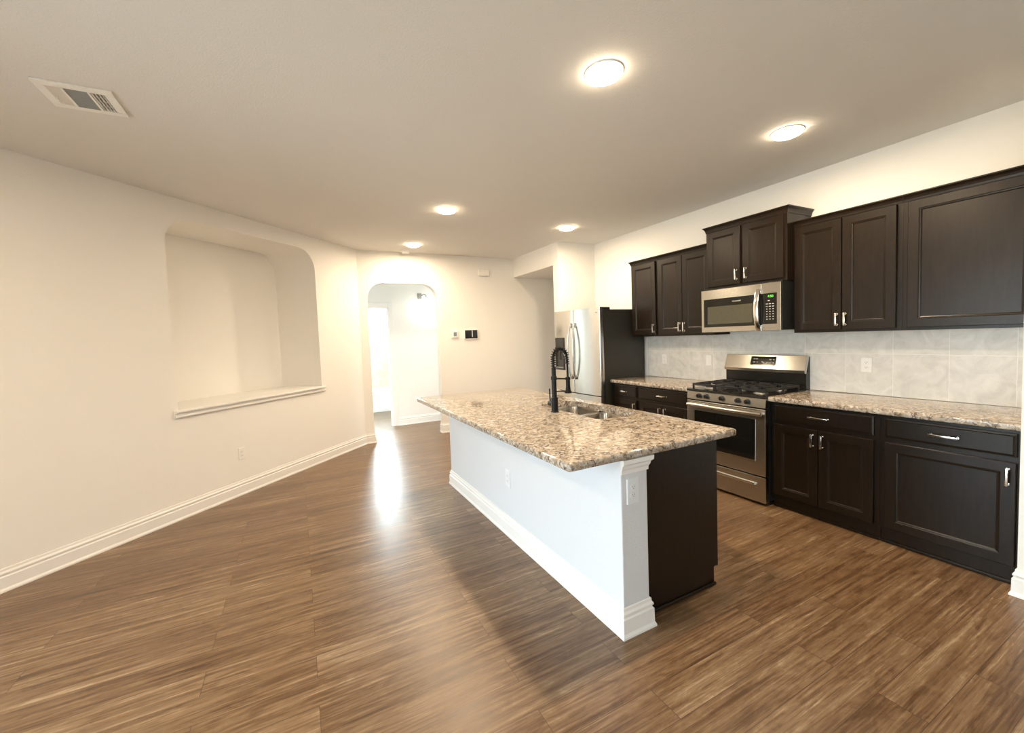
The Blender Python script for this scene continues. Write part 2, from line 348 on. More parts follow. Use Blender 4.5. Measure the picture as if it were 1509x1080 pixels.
def window(name, axis, at, a0, a1, z0, z1, nv=1, nh=1):
    f = MB(); g = MB(); w = 0.045
    def bx(mb_, p0, p1, q0, q1, t0, t1):
        if axis == 'x': mb_.box(t0, t1, p0, p1, q0, q1)
        else: mb_.box(p0, p1, t0, t1, q0, q1)
    t0, t1 = at-0.085, at-0.03
    bx(f, a0, a1, z0, z0+w, t0, t1); bx(f, a0, a1, z1-w, z1, t0, t1); bx(f, a0, a0+w, z0+w, z1-w, t0, t1); bx(f, a1-w, a1, z0+w, z1-w, t0, t1)
    for i in range(1, nv+1):
        c = a0+(a1-a0)*i/(nv+1); bx(f, c-w/2, c+w/2, z0+w, z1-w, t0, t1)
    for i in range(1, nh+1):
        c = z0+(z1-z0)*i/(nh+1); bx(f, a0+w, a1-w, c-w/2, c+w/2, t0+0.005, t1-0.005)
    o = obj(name, f, 'trim'); o['kind'] = 'structure'
    bx(g, a0+w, a1-w, z0+w, z1-w, at-0.062, at-0.056); obj('pane', g, 'glass', o)
window('door_1', 'x', XWEST, wy0, wy1, 0.0, wz1, 1, 0)
window('window_1', 'x', XWEST, v0, v1, vz0, vz1, 1, 1)
window('window_2', 'y', YB, b0, b1, bz0, bz1, 1, 1)
# hall behind the arch and the bathroom behind the hall
HY = 7.316; dx0, dx1, dz = 0.60, 1.435, 2.06
pts = [(-0.9, 0), (dx0, 0), (dx0, dz), (dx1, dz), (dx1, 0), (XHALL, 0), (XHALL, H), (-0.9, H)]
struct('wall_hall', MB().prism([(x, HY, z) for x, z in pts], (0, T, 0)), 'wall')
struct('wall_hallwest', MB().box(-0.9-T, -0.9, YF-0.3, HY+T, 0, H), 'wall')
mb = MB(); bw0, bw1, bwz0, bwz1 = 0.30, 1.95, 1.42, 2.45
mb.box(-0.2, bw0, YBATH, YBATH+T, 0, H); mb.box(bw1, 2.6, YBATH, YBATH+T, 0, H); mb.box(bw0, bw1, YBATH, YBATH+T, 0, bwz0); mb.box(bw0, bw1, YBATH, YBATH+T, bwz1, H)
struct('wall_bathback', mb, 'bathtile')
struct('wall_bathside', MB().box(2.05, 2.05+T, HY+T, YBATH, 0, H), 'wall')
struct('wall_bathwest', MB().box(-0.2-T, -0.2, HY+T, YBATH, 0, H), 'wall')
al = bpy.data.lights.new('bath_daylight', 'AREA'); al.shape = 'RECTANGLE'; al.size = bw1-bw0; al.size_y = bwz1-bwz0; al.energy = 260; al.color = (0.80, 0.93, 1.0)
ao = bpy.data.objects.new('bath_daylight', al); COL.objects.link(ao); ao.location = ((bw0+bw1)/2, YBATH+0.35, (bwz0+bwz1)/2); ao.rotation_euler = (-PI/2, 0, 0)
window('window_3', 'y', YBATH+0.11, bw0, bw1, bwz0, bwz1, 0, 0)
# door casing in the hall
mb = MB(); cw = 0.088
for yy in (HY-0.018,):
    mb.box(dx1-0.005, dx1-0.005+cw, yy, HY+0.002, 0, dz+cw, 0.004); mb.box(dx0-cw+0.005, dx0+0.005, yy, HY+0.002, 0, dz+cw, 0.004); mb.box(dx0+0.005, dx1-0.005, yy, HY+0.002, dz-0.005, dz+cw, 0.004)
mb.box(dx1-0.016, dx1, HY, HY+T, 0, dz); mb.box(dx0, dx0+0.016, HY, HY+T, 0, dz); mb.box(dx0+0.016, dx1-0.016, HY, HY+T, dz-0.016, dz)
struct('trim_1', mb, 'trim')
# niche sill
mb = MB()
prof = [(-nd+0.01, 0.950), (0.034, 0.950), (0.040, 0.945), (0.040, 0.932), (0.034, 0.927), (0.015, 0.924), (0.013, 0.908), (0.022, 0.903), (0.024, 0.892), (0.018, 0.883), (0.0, 0.880), (0.0, 0.930), (-nd+0.01, 0.930)]
def sillpath(s, ext):
    x, y = dp(s); return [(x + S2*o, y - S2*o, z) for o, z in prof]
mb.prism(sillpath(n0+0.001, 0), (-(n1-n0-0.002)*S2, -(n1-n0-0.002)*S2, 0))
fp = [p for p in prof if p[0] >= 0.0]
for s0, s1 in ((n0-0.035, n0+0.001), (n1-0.001, n1+0.035)):
    x, y = dp(s0); f2 = [(0.0, 0.950)] + fp[:-1]
    mb.prism([(x+S2*o, y-S2*o, z) for o, z in f2], (-(s1-s0)*S2, -(s1-s0)*S2, 0))
struct('trim_2', mb, 'trim')
# baseboards
BP = [(0.0, 0.0), (0.020, 0.0), (0.024, 0.000), (0.024, 0.010), (0.017, 0.024), (0.016, 0.092), (0.009, 0.097), (0.009, 0.104), (0.014, 0.110), (0.014, 0.118), (0.007, 0.128), (0.006, 0.142), (0.0, 0.144)]
def base(name, pts):
    mb = MB(); path = []
    P = [Vector(p) for p in pts]
    for i, p in enumerate(P):
        nrm = []
        if i > 0: d = (P[i]-P[i-1]).normalized(); nrm.append(Vector((d.y, -d.x)))
        if i < len(P)-1: d = (P[i+1]-P[i]).normalized(); nrm.append(Vector((d.y, -d.x)))
        if len(nrm) == 2:
            mm = (nrm[0]+nrm[1]); mm = mm/mm.length_squared*2
        else: mm = nrm[0]
        path.append((p.x, p.y, mm.x, mm.y))
    sweep(mb, path, BP); return struct(name, mb, 'trim')
base('baseboard_left', [dp(SMAX-0.02), (XA, YF), (ax0, YF), (ax0, YF+T)])
base('baseboard_far', [(ax1, YF+T), (ax1, YF), (XHALL-0.02, YF)])
base('baseboard_hall', [(dx1+cw-0.005, HY), (XHALL-0.02, HY)])
base('baseboard_stub', [(XHALL-0.02, YS2), (XS, YS2), (XS, YA), (3.95, YA)]) if False else None
mb = MB(); base('baseboard_near', [(3.36, YE-0.002), (3.335, YE-0.002), (3.335, YE-0.118), (XW-0.01, YE-0.118)])
base('baseboard_stub', [(4.0, YA), (XS, YA), (XS, YS2), (XHALL-0.02, YS2)][::-1])

# ------------------------------------------------------------------ recessed lamps and ceiling fittings
lamps = [((1.465, 1.688), 'round recessed ceiling light nearest the camera, above the near end of the island'),
         ((3.05, 1.684), 'round recessed ceiling light above the aisle in front of the tall right wall cabinets'),
         ((1.445, 4.101), 'round recessed ceiling light above the far left corner of the granite island'),
         ((3.05, 4.263), 'round recessed ceiling light just in front of the refrigerator'),
         ((1.511, 5.718), 'smallest recessed ceiling light, in front of the arched doorway beside the smoke detector')]
lamp_root = None
def copy_tree(o, parent=None):
    c = o.copy(); COL.objects.link(c)
    if parent is not None: c.parent = parent
    for ch in list(o.children): copy_tree(ch, c)
    return c
for i, ((x, y), lab) in enumerate(lamps):
    if i == 0:
        lamp_root = thing('recessed_light', lab, 'ceiling light', (x, y, H), 'recessed ceiling lights')
        obj('trim_ring', MB().lathe((x, y, H), [(0.0925, 0.0), (0.0925, -0.006), (0.095, -0.007), (0.099, -0.004), (0.100, 0.0)], seg=40), 'plastic', lamp_root, 40)
        obj('lens', MB().lathe((x, y, H), [(0.092, -0.001), (0.092, -0.010), (0.086, -0.020), (0.066, -0.029), (0.03, -0.034), (0.002, -0.035)], seg=40), 'lens', lamp_root, 60)
        ld = bpy.data.lights.new('lamp_light', 'AREA'); ld.shape = 'DISK'; ld.size = 0.13; ld.energy = LAMP_W; ld.color = LAMP_COL
        lo = bpy.data.objects.new('lamp_light', ld); COL.objects.link(lo); lo.parent = lamp_root; lo.location = (0, 0, -0.038)
    else:
        c = copy_tree(lamp_root); c.location = (x, y, H); c['label'] = lab
t = thing('smoke_detector', 'small round white smoke detector on the ceiling above the arched doorway', 'smoke detector', (1.507, 6.16, H))
obj('base_plate', MB().lathe((1.507, 6.16, H), [(0.068, 0), (0.068, -0.012), (0.064, -0.014)], seg=32), 'plastic', t, 40)
obj('cover', MB().lathe((1.507, 6.16, H), [(0.058, -0.013), (0.057, -0.034), (0.047, -0.044), (0.01, -0.046)], seg=32), 'plastic', t, 40)
for x, y in ((-1.55, 1.95), (-1.6, -0.6)):  # extra lamps out of view, added to brighten the left wall
    c = copy_tree(lamp_root); c.location = (x, y, H); c['label'] = 'added unseen ceiling light, fill for the left wall and floor'; c['group'] = 'added ceiling lights out of view'
# ceiling air register
vx0, vx1, vy0, vy1 = -1.058, -0.758, 2.83, 3.09
t = thing('ceiling_vent', 'white rectangular three-section air vent on the ceiling at upper left', 'air vent', ((vx0+vx1)/2, (vy0+vy1)/2, H))
mb = MB(); fr_ = 0.04; zt, zb = H, H-0.012
for q in ((vx0, vx1, vy0, vy0+fr_), (vx0, vx1, vy1-fr_, vy1), (vx0, vx0+fr_, vy0+fr_, vy1-fr_), (vx1-fr_, vx1, vy0+fr_, vy1-fr_)):
    mb.box(q[0], q[1], q[2], q[3], zb, zt, 0.003)
ix0, ix1, iy0, iy1 = vx0+fr_, vx1-fr_, vy0+fr_, vy1-fr_
s1, s2 = ix0+(ix1-ix0)*0.27, ix0+(ix1-ix0)*0.72
mb.box(s1-0.005, s1+0.005, iy0, iy1, zb, zt); mb.box(s2-0.005, s2+0.005, iy0, iy1, zb, zt)
obj('frame', mb, 'plastic', t)
obj('backing', MB().box(ix0, ix1, iy0, iy1, H-0.002, H-0.0005), 'slot', t)
def louvre(mb_, x0, x1, y0, y1, along, k, tilt):
    for i in range(k):
        if along == 'y':
            c = x0+(x1-x0)*(i+0.5)/k; w = (x1-x0)/k*0.5
            mb_.prism([(c-w+tilt, y0, H-0.003), (c-w+tilt+0.001, y0, H-0.003), (c+w-tilt+0.001, y0, zb), (c+w-tilt, y0, zb)], (0, y1-y0, 0))
        else:
            c = y0+(y1-y0)*(i+0.5)/k; w = (y1-y0)/k*0.5
            mb_.prism([(x0, c-w, H-0.003), (x0, c-w+0.001, H-0.003), (x0, c+w+0.001, zb), (x0, c+w, zb)], (x1-x0, 0, 0))
mb = MB()
for i in range(5):
    c = ix0+(s1-0.005-ix0)*i/5; w_ = (s1-0.005-ix0)/5
    mb.prism([(c, iy0, zb), (c+w_*0.82, iy0, H-0.006), (c+w_*0.82, iy0, H-0.004), (c, iy0, H-0.004)], (0, iy1-iy0, 0))
obj('louvre', mb, 'plastic', t)
mb = MB(); louvre(mb, s1+0.005, s2-0.005, iy0, iy1, 'x', 12, 0.0); obj('louvre', mb, 'ventgrey', t)
mb = MB()
for i in range(4):
    c = s2+0.005+(ix1-s2-0.005)*(i+0.4)/4; mb.box(c, c+0.003, iy0, iy1, zb, H-0.003)
for i in range(1, 4):
    c = iy0+(iy1-iy0)*i/4; mb.box(s2+0.005, ix1, c-0.0006, c+0.0006, H-0.006, H-0.003)
obj('louvre', mb, 'plastic', t)
obj('damper_lever', MB().box(ix0+0.004, ix0+0.010, iy1-0.075, iy1-0.063, H-0.022, zb), 'plastic', t)

# ------------------------------------------------------------------ wall plates
def plate(name, label, cat, c, axes, w=0.072, h=0.118, kind='outlet', group=None, pm='plastic'):
    """c centre on the wall, axes = (right vector, out vector)"""
    c = Vector(c); r_, o_ = Vector(axes[0]), Vector(axes[1]); z = Vector((0, 0, 1))
    t = thing(name, label, cat, c, group)
    def slab(u0, u1, v0, v1, d0, d1, ch):
        lp = lambda i, d: [c+r_*(u0+i)+z*(v0+i)+o_*d, c+r_*(u1-i)+z*(v0+i)+o_*d, c+r_*(u1-i)+z*(v1-i)+o_*d, c+r_*(u0+i)+z*(v1-i)+o_*d]
        return MB().quadloops([lp(0, d0), lp(0, d1-ch), lp(ch, d1)])
    obj('cover_plate', slab(-w/2, w/2, -h/2, h/2, 0, 0.006, 0.003), pm, t)
    if kind == 'outlet':
        for s in (-1, 1):
            cc = s*0.0195
            mb = MB(); k = 20; loops = []
            for (rad, d) in ((0.0172, 0.004), (0.0172, 0.0075), (0.0162, 0.0085)):
                loops.append([c+r_*(rad*math.cos(2*PI*i/k))+z*(cc+max(-0.0125, min(0.0125, rad*math.sin(2*PI*i/k))))+o_*d for i in range(k)])
            rc = obj('receptacle', mb.quadloops(loops), pm, t)
            mb = MB()
            for u in (-0.006, 0.006): mb.prism([c+r_*(u-0.001)+z*(cc-0.001)+o_*0.0083, c+r_*(u+0.001)+z*(cc-0.001)+o_*0.0083, c+r_*(u+0.001)+z*(cc+0.007)+o_*0.0083, c+r_*(u-0.001)+z*(cc+0.007)+o_*0.0083], o_*0.0006)
            mb.prism([c+r_*(0.0022*math.cos(2*PI*i/10))+z*(cc-0.006+0.0022*math.sin(2*PI*i/10))+o_*0.0083 for i in range(10)], o_*0.0006)
            obj('slots', mb, 'slot', rc)
    else:
        obj('rocker', slab(-0.0165, 0.0165, -0.033, 0.033, 0.004, 0.0095, 0.002), 'plastic', t)
    return t
LW = ((-S2, -S2, 0), (S2, -S2, 0))
x, y = dp(math.hypot(XA+0.55, YF-4.906)); plate('wall_outlet', 'white outlet low on the slanted left wall below the niche', 'outlet', (x, y, 0.412), LW)
ti = (0, 1, 0), (-1, 0, 0)
XT = XW-0.012
plate('wall_outlet', 'white outlet on the tile backsplash between refrigerator and switch plate', 'outlet', (XT, 3.65, 1.135), ti)
plate('light_switch', 'white switch plate on the tile backsplash just left of the range', 'switch', (XT, 3.034, 1.14), ti, kind='switch')
plate('wall_outlet', 'white outlet on the tile backsplash right of the range', 'outlet', (XT, 1.622, 1.148), ti)

# far wall devices
def facebox(name, par, x0, x1, z0, z1, d0, d1, m_, bev=0.003):
    return obj(name, MB().box(x0, x1, YF-d1, YF-d0, z0, z1, bev), m_, par)
t = thing('thermostat', 'small white square thermostat with grey screen beside the arched doorway', 'thermostat', (2.252, YF, 1.552))
facebox('body', t, 2.198, 2.306, 1.495, 1.611, 0, 0.024, 'plastic', 0.006); facebox('screen', t, 2.232, 2.283, 1.522, 1.585, 0.0235, 0.026, 'lcd', 0.001)
t = thing('alarm_panel', 'white-framed alarm panel with black screen on the far wall', 'alarm panel', (2.53, YF, 1.54))
facebox('housing', t, 2.412, 2.65, 1.462, 1.622, 0, 0.026, 'plastic', 0.006); facebox('screen', t, 2.424, 2.638, 1.477, 1.612, 0.0255, 0.028, 'blackglass', 0.001)
facebox('light_bar', t, 2.541, 2.556, 1.500, 1.607, 0.0275, 0.029, 'print', 0.0005)
t = thing('door_chime', 'white rectangular door chime box high on the far wall', 'door chime', (2.79, YF, 2.54))
facebox('cover', t, 2.70, 2.88, 2.488, 2.596, 0.008, 0.05, 'plastic', 0.008); facebox('mounting_plate', t, 2.705, 2.875, 2.494, 2.590, 0, 0.010, 'plastic', 0.001)

# hall sconce
t = thing('wall_sconce', 'small glowing wall light high in the hall behind the arch', 'wall light', (2.02, HY, 2.28))
obj('back_plate', MB().box(1.965, 2.035, HY-0.02, HY, 2.21, 2.31, 0.006), 'metal_grey', t)
obj('arm', MB().tube([(2.03, HY-0.015, 2.27), (2.06, HY-0.07, 2.29), (2.085, HY-0.11, 2.27), (2.085, HY-0.12, 2.22)], 0.009, 8), 'metal_grey', t, 60)
obj('shade', MB().lathe((2.085, HY-0.12, 2.10), [(0.055, 0.0), (0.06, 0.01), (0.055, 0.05), (0.035, 0.10), (0.02, 0.12)], seg=24), 'sconce_glow', t, 60)

pl = bpy.data.lights.new('sconce_light', 'POINT'); pl.energy = 4.0; pl.color = (0.88, 1.0, 0.90); pl.shadow_soft_size = 0.05
po = bpy.data.objects.new('sconce_light', pl); COL.objects.link(po); po.parent = t; po.location = (0.065, -0.14, -0.22)
# bath tub
t = thing('bathtub', 'white built-in bathtub under the bright window, seen through the arch', 'bathtub', (0.9, 9.4, 0))
mb = MB(); x0, x1, y0, y1, zt = -0.195, 2.045, 8.99, YBATH-0.004, 0.44
rect = lambda e, z: [(x0+e, y0+e, z), (x1-e, y0+e, z), (x1-e, y1-e, z), (x0+e, y1-e, z)]
mb.quadloops([rect(0, 0), rect(0, zt-0.02), rect(0.01, zt), rect(0.07, zt), rect(0.09, zt-0.02), rect(0.16, 0.12)])
obj('basin', mb, 'tub', t, 30)
obj('apron_trim', MB().box(x0, x1, y0-0.012, y0, 0, 0.07, 0.003).box(x0, x1, y0-0.016, y0, zt-0.09, zt-0.001, 0.006), 'tub', t)

# ------------------------------------------------------------------ cabinet pieces
def front(mb, xf, s, y0, y1, z0, z1, loops_def):
    """rect loops on a face at x=xf looking towards -s*x ; loops_def: (inset, depth back)"""
    loops = []
    for i, d in loops_def:
        loops.append([(xf+s*d, y0+i, z0+i), (xf+s*d, y1-i, z0+i), (xf+s*d, y1-i, z1-i), (xf+s*d, y0+i, z1-i)])
    return mb.quadloops(loops)
DOOR = [(0, 0.02), (0, 0.003), (0.003, 0), (0.056, 0), (0.060, 0.004), (0.066, 0.005), (0.072, 0.009)]
DRAW = [(0, 0.02), (0, 0.007), (0.010, 0.0045), (0.014, 0.0)]
def pull(parent, xf, s, y, z, ln, vertical):
    mb = MB(); d = 0.028; r_ = 0.0055
    a, b_ = (-ln/2, ln/2)
    P = (lambda u, o: (xf-s*o, y, z+u)) if vertical else (lambda u, o: (xf-s*o, y+u, z))
    w = 0.0065
    if vertical: mb.box(xf-s*(d-0.004), xf-s*(d+0.004), y-w, y+w, z+a, z+b_, 0.002)
    else: mb.box(xf-s*(d-0.004), xf-s*(d+0.004), y+a, y+b_, z-w, z+w, 0.002)
    for u in (a+0.008, b_-0.008):
        mb.tube([P(u, 0), P(u, 0.004), P(u, 0.0041), P(u, d)], [0.0085, 0.0085, 0.005, 0.005], 10)
    return obj('handle', mb, 'chrome', parent, 40)
def door(par, xf, s, y0, y1, z0, z1, hy=None, hz=None, name='door', hl=0.098):
    d = obj(name, front(MB(), xf, s, y0, y1, z0, z1, DOOR), 'wood', par)
    if hy is not None: pull(d, xf, s, hy, hz, hl, True)
    return d
def drawer(par, xf, s, y0, y1, z0, z1, hl=0.13, hy=None):
    d = obj('drawer', front(MB(), xf, s, y0, y1, z0, z1, DRAW), 'wood', par)
    if hl: pull(d, xf, s, (y0+y1)/2 if hy is None else hy, (z0+z1)/2, hl, False)
    return d
XB = XF+0.0205          # face-frame plane
def base_cab(label, y0, y1, doors, draws):
    t = thing('base_cabinet', label, 'base cabinet', (XW-0.3, (y0+y1)/2, 0), 'dark base cabinets along the right wall')
    obj('carcass', MB().box(XB, XW-0.002, y0+0.0005, y1-0.0005, 0.09, 0.873), 'wood', t)
    obj('toe_kick', MB().box(XB+0.022, XW-0.01, y0+0.001, y1-0.001, 0.0, 0.0895).box(XB+0.010, XB+0.022, y0+0.001, y1-0.001, 0, 0.02, 0.004), 'wood', t)
    for a in draws: drawer(t, XF, 1, *a)
    for a in doors: door(t, XF, 1, *a)
    return t
base_cab('narrow dark base cabinet with one drawer beside the refrigerator', 3.508, YL, [(3.535, 3.905, 0.112, 0.69, 3.565, 0.61)], [(3.535, 3.905, 0.722, 0.85, 0.09)])
base_cab('dark two-door base cabinet with a wide drawer left of the range', RY1+0.004, 3.508, [(3.152, 3.483, 0.112, 0.69, 3.185, 0.61), (2.815, 3.146, 0.112, 0.69, 3.113, 0.61)], [(2.815, 3.483, 0.722, 0.85, 0.12)])
base_cab('dark two-door base cabinet with a wide drawer right of the range', 1.312, RY0-0.004, [(1.681, 1.995, 0.112, 0.69, 1.712, 0.612), (1.343, 1.675, 0.112, 0.69, 1.646, 0.612)], [(1.343, 1.995, 0.722, 0.85, 0.13)])
base_cab('dark base cabinet with one broad door at the right edge of the picture', YE, 1.312, [(0.718, 1.282, 0.112, 0.69, 0.747, 0.612)], [(0.718, 1.282, 0.722, 0.85, 0.13)])

def crown(mb, path, z, h=0.05, out=0.026):
    prof = [(0.0, z-h), (0.004, z-h), (0.006, z-h*0.72), (out*0.45, z-h*0.45), (out*0.8, z-h*0.2), (out, z-h*0.16), (out, z), (0.0, z)]
    return sweep(mb, path, prof)
def wall_cab(label, y0, y1, xf, z0, z1, doors, ends=(0, 0), ch=0.05):
    t = thing('wall_cabinet', label, 'wall cabinet', (XW-0.15, (y0+y1)/2, z0), 'dark wall cabinets on the right wall')
    xb = xf+0.0205
    obj('carcass', MB().box(xb, XW-0.002, y0+0.0005, y1-0.0005, z0, z1-0.004), 'wood', t)
    mb = MB(); path = []
    if ends[0]: path += [(XW-0.004, y0, 0, -1), (xb, y0, -1, -1)]
    else: path += [(xb, y0+0.0005, -1, 0)]
    if ends[1]: path += [(xb, y1, -1, 1), (XW-0.004, y1, 0, 1)]
    else: path += [(xb, y1-0.0005, -1, 0)]
    obj('crown_moulding', crown(mb, path, z1, ch), 'wood', t)
    for a in doors: door(t, xf, 1, *a)
    return t
XD = XU-0.004
du0, du1 = ZUB+0.02, ZUT-0.055
hz = 1.515
wall_cab('single-door dark wall cabinet nearest the refrigerator', 3.508, YL, XD, ZUB, ZUT, [(3.528, 3.905, du0, du1, 3.553, hz)], (0, 1))
wall_cab('two-door dark wall cabinet between the narrow one and the microwave', RY1+0.002, 3.508, XD, ZUB, ZUT, [(3.155, 3.484, du0, du1, 3.182, hz), (2.812, 3.149, du0, du1, 3.122, hz)])
wall_cab('short raised two-door dark wall cabinet above the microwave', RY0, RY1, XM, ZMB, ZMT, [(2.430, 2.768, ZMB+0.022, ZMT-0.06, 2.460, 1.975), (2.050, 2.400, ZMB+0.022, ZMT-0.06, 2.370, 1.975)], (1, 1), 0.055)
wall_cab('two-door dark wall cabinet right of the microwave', 1.318, RY0-0.002, XD, ZUB, ZUT, [(1.677, 2.006, du0, du1, 1.702, 1.518), (1.350, 1.671, du0, du1, 1.646, 1.518)])
wall_cab('broad single-door dark wall cabinet at the right edge of the picture', YE, 1.318, XD, ZUB, ZUT, [(0.712, 1.290, du0, du1)])

# ------------------------------------------------------------------ worktops and backsplash
def bull(mb, x0, x1, y0, y1, z0, z1, r=0.012):
    loops = []
    k = 5; h = (z1-z0)/2; zc = (z0+z1)/2
    rect_ = lambda e, z: [(x0+e, y0+e, z), (x1-e, y0+e, z), (x1-e, y1-e, z), (x0+e, y1-e, z)]
    loops.append(rect_(r, z0))
    for i in range(1, k): a = PI/2*i/k; loops.append(rect_(r-r*math.sin(a), z0+r-r*math.cos(a)))
    for i in range(0, k): a = PI/2*i/k; loops.append(rect_(r-r*math.cos(a), z1-r+r*math.sin(a)))
    loops.append(rect_(r, z1)); return mb.quadloops(loops)
ZB = 0.874
tag(obj('worktop', bull(MB(), XC, XW-0.001, RY1+0.003, YL, ZB, ZC), 'granite', smooth=50, origin=(XW-0.3, 3.3, ZB)), 'short granite worktop between the refrigerator and the range', 'worktop', 'granite worktops on the base cabinets')
tag(obj('worktop', bull(MB(), XC, XW-0.001, YE, RY0-0.003, ZB, ZC), 'granite', smooth=50, origin=(XW-0.3, 1.3, ZB)), 'long granite worktop right of the range', 'worktop', 'granite worktops on the base cabinets')
t = thing('tile_backsplash', 'grey marbled square tile backsplash behind the range and worktops', 'backsplash', (XW, 2.3, ZC))
obj('tiles', MB().box(XW-0.012, XW-0.0005, YE, YL, ZC+0.001, ZUB-0.001), 'tile', t)
obj('edge_trim', MB().box(XW-0.014, XW-0.0005, YL, YL+0.012, ZC+0.001, ZUB-0.001, 0.003), 'trim', t)

# ------------------------------------------------------------------ range
t = thing('gas_range', 'stainless steel gas range with black cooktop between the base cabinets', 'range', (3.7, (RY0+RY1)/2, 0))
ya, yb = RY0+0.002, RY1-0.002; xr = 3.357
obj('body', MB().box(xr+0.045, XW-0.02, ya+0.002, yb-0.002, 0.03, 0.895), 'plastic_black', t)
cp = MB().prism([(xr+0.05, ya, 0.818), (xr, ya, 0.818), (xr+0.008, ya, 0.893), (xr+0.05, ya, 0.893)], (0, yb-ya, 0)); obj('control_panel', cp, 'steel_h', t)
mb = MB(); mb.prism([(xr+0.002, ya-0.001, 0.893), (xr-0.002, ya-0.001, 0.900), (xr+0.002, ya-0.001, 0.912), (xr+0.02, ya-0.001, 0.915), (XW-0.08, ya-0.001, 0.915), (XW-0.08, ya-0.001, 0.893)], (0, yb-ya+0.002, 0)); obj('cooktop', mb, 'enamel', t)
dz0, dz1 = 0.247, 0.806
d = obj('oven_door', MB().box(xr, xr+0.044, ya, yb, dz0, dz1, 0.004), 'steel_h', t)
obj('window', MB().box(xr-0.0015, xr+0.002, 2.118, 2.700, 0.372, 0.715, 0.001), 'blackglass', d)
mb = MB(); mb.box(xr-0.003, xr, 2.110, 2.118, 0.366, 0.717).box(xr-0.003, xr, 2.700, 2.706, 0.366, 0.717).box(xr-0.003, xr, 2.118, 2.700, 0.366, 0.371); obj('window_frame', mb, 'chrome', d)
hp = []
for i in range(17):
    u = i/16; y = 2.045+(2.758-2.045)*u; hp.append((xr-0.030-0.010*math.sin(PI*u), y, 0.768))
mb = MB().tube([(xr+0.005, 2.052, 0.772), (xr-0.028, 2.05, 0.768)], 0.011, 10).tube([(xr+0.005, 2.765, 0.772), (xr-0.028, 2.757, 0.768)], 0.011, 10)
mb.tube(hp, 0.017, 12); obj('handle', mb, 'steel_h', d, 50)
mb = MB()
for i in range(4): mb.box(xr-0.001, xr+0.002, 2.10+i*0.16, 2.22+i*0.16, 0.793, 0.797)
obj('vent_slots', mb, 'gap', d)
dw = obj('storage_drawer', MB().box(xr, xr+0.044, ya, yb, 0.022, 0.236, 0.004), 'steel_h', t)
mb = MB().prism([(xr+0.001, 2.11, 0.185), (xr-0.020, 2.11, 0.181), (xr-0.024, 2.11, 0.172), (xr-0.020, 2.11, 0.166), (xr+0.001, 2.11, 0.166)], (0, 0.595, 0)); obj('handle', mb, 'chrome', dw)
for y in (ya+0.055, yb-0.055):
    for x in (xr+0.1, XW-0.12): obj('foot', MB().lathe((x, y, 0), [(0.018, 0), (0.018, 0.02), (0.01, 0.031)], seg=12), 'plastic_black', t)
for y in (2.651, 2.571, 2.416, 2.265, 2.18):
    mb = MB(); mb.lathe((xr+0.005, y, 0.857), [(0.023, 0.0), (0.023, -0.006), (0.019, -0.010), (0.0185, -0.026), (0.015, -0.030)], 'X', 20)
    mb.box(xr-0.032, xr-0.022, y-0.004, y+0.004, 0.840, 0.874, 0.002); obj('knob', mb, 'plastic_black', t, 40)
# backguard
obj('riser', MB().box(XW-0.075, XW-0.014, ya, yb, 0.918, 1.07), 'enamel', t)
obj('back_panel', MB().box(XW-0.046, XW-0.014, ya, yb, 1.07, 1.205), 'enamel', t)
bg = obj('backguard', MB().prism([(XW-0.048, ya-0.001, 1.217), (XW-0.058, ya-0.001, 1.212), (XW-0.104, ya-0.001, 1.086), (XW-0.098, ya-0.001, 1.060), (XW-0.075, ya-0.001, 1.058), (XW-0.03, ya-0.001, 1.20)], (0, yb-ya+0.002, 0)), 'steel_h', t)
def onface(y0, y1, z0, z1, e):
    f = lambda z: XW-0.058-(1.212-z)/(1.212-1.086)*0.046
    nx_, nz_ = -0.94, 0.343
    return [(f(z)+nx_*e, y, z+nz_*e) for y, z in ((y0, z0), (y1, z0), (y1, z1), (y0, z1))]
obj('display', MB().quadloops([onface(2.283, 2.521, 1.118, 1.200, -0.001), onface(2.283, 2.521, 1.118, 1.200, 0.002)]), 'blackglass', bg)
def text(body, size, m_, parent, o, r_, u_, depth=0.0006, name='lettering', wscale=1.0):
    cu = bpy.data.curves.new('tmp', 'FONT'); cu.body = body; cu.size = size; cu.extrude = depth; cu.align_x = 'CENTER'; cu.align_y = 'CENTER'
    ob = bpy.data.objects.new('tmp', cu); COL.objects.link(ob)
    dg = bpy.context.evaluated_depsgraph_get(); me = bpy.data.meshes.new_from_object(ob.evaluated_get(dg)); bpy.data.objects.remove(ob)
    r_, u_ = Vector(r_), Vector(u_); n_ = r_.cross(u_); o = Vector(o) - ORG[parent.name]
    for v_ in me.vertices: v_.co = o + r_*v_.co.x*wscale + u_*v_.co.y + n_*v_.co.z
    me.materials.clear(); me.materials.append(M[m_]); me.name = name
    x = bpy.data.objects.new(name, me); COL.objects.link(x); x.parent = parent; ORG[x.name] = ORG[parent.name]; return x
for (y, z, w_) in ((2.49, 1.175, 0.012), (2.465, 1.175, 0.02), (2.485, 1.145, 0.02), (2.455, 1.145, 0.014), (2.335, 1.172, 0.02), (2.305, 1.172, 0.012), (2.36, 1.143, 0.01), (2.335, 1.143, 0.014), (2.305, 1.143, 0.014), (2.41, 1.150, 0.008), (2.395, 1.142, 0.012)):
    obj('key', MB().quadloops([onface(y-w_/2, y+w_/2, z-0.004, z+0.004, 0.0015), onface(y-w_/2, y+w_/2, z-0.004, z+0.004, 0.0026)]), 'print', bg)
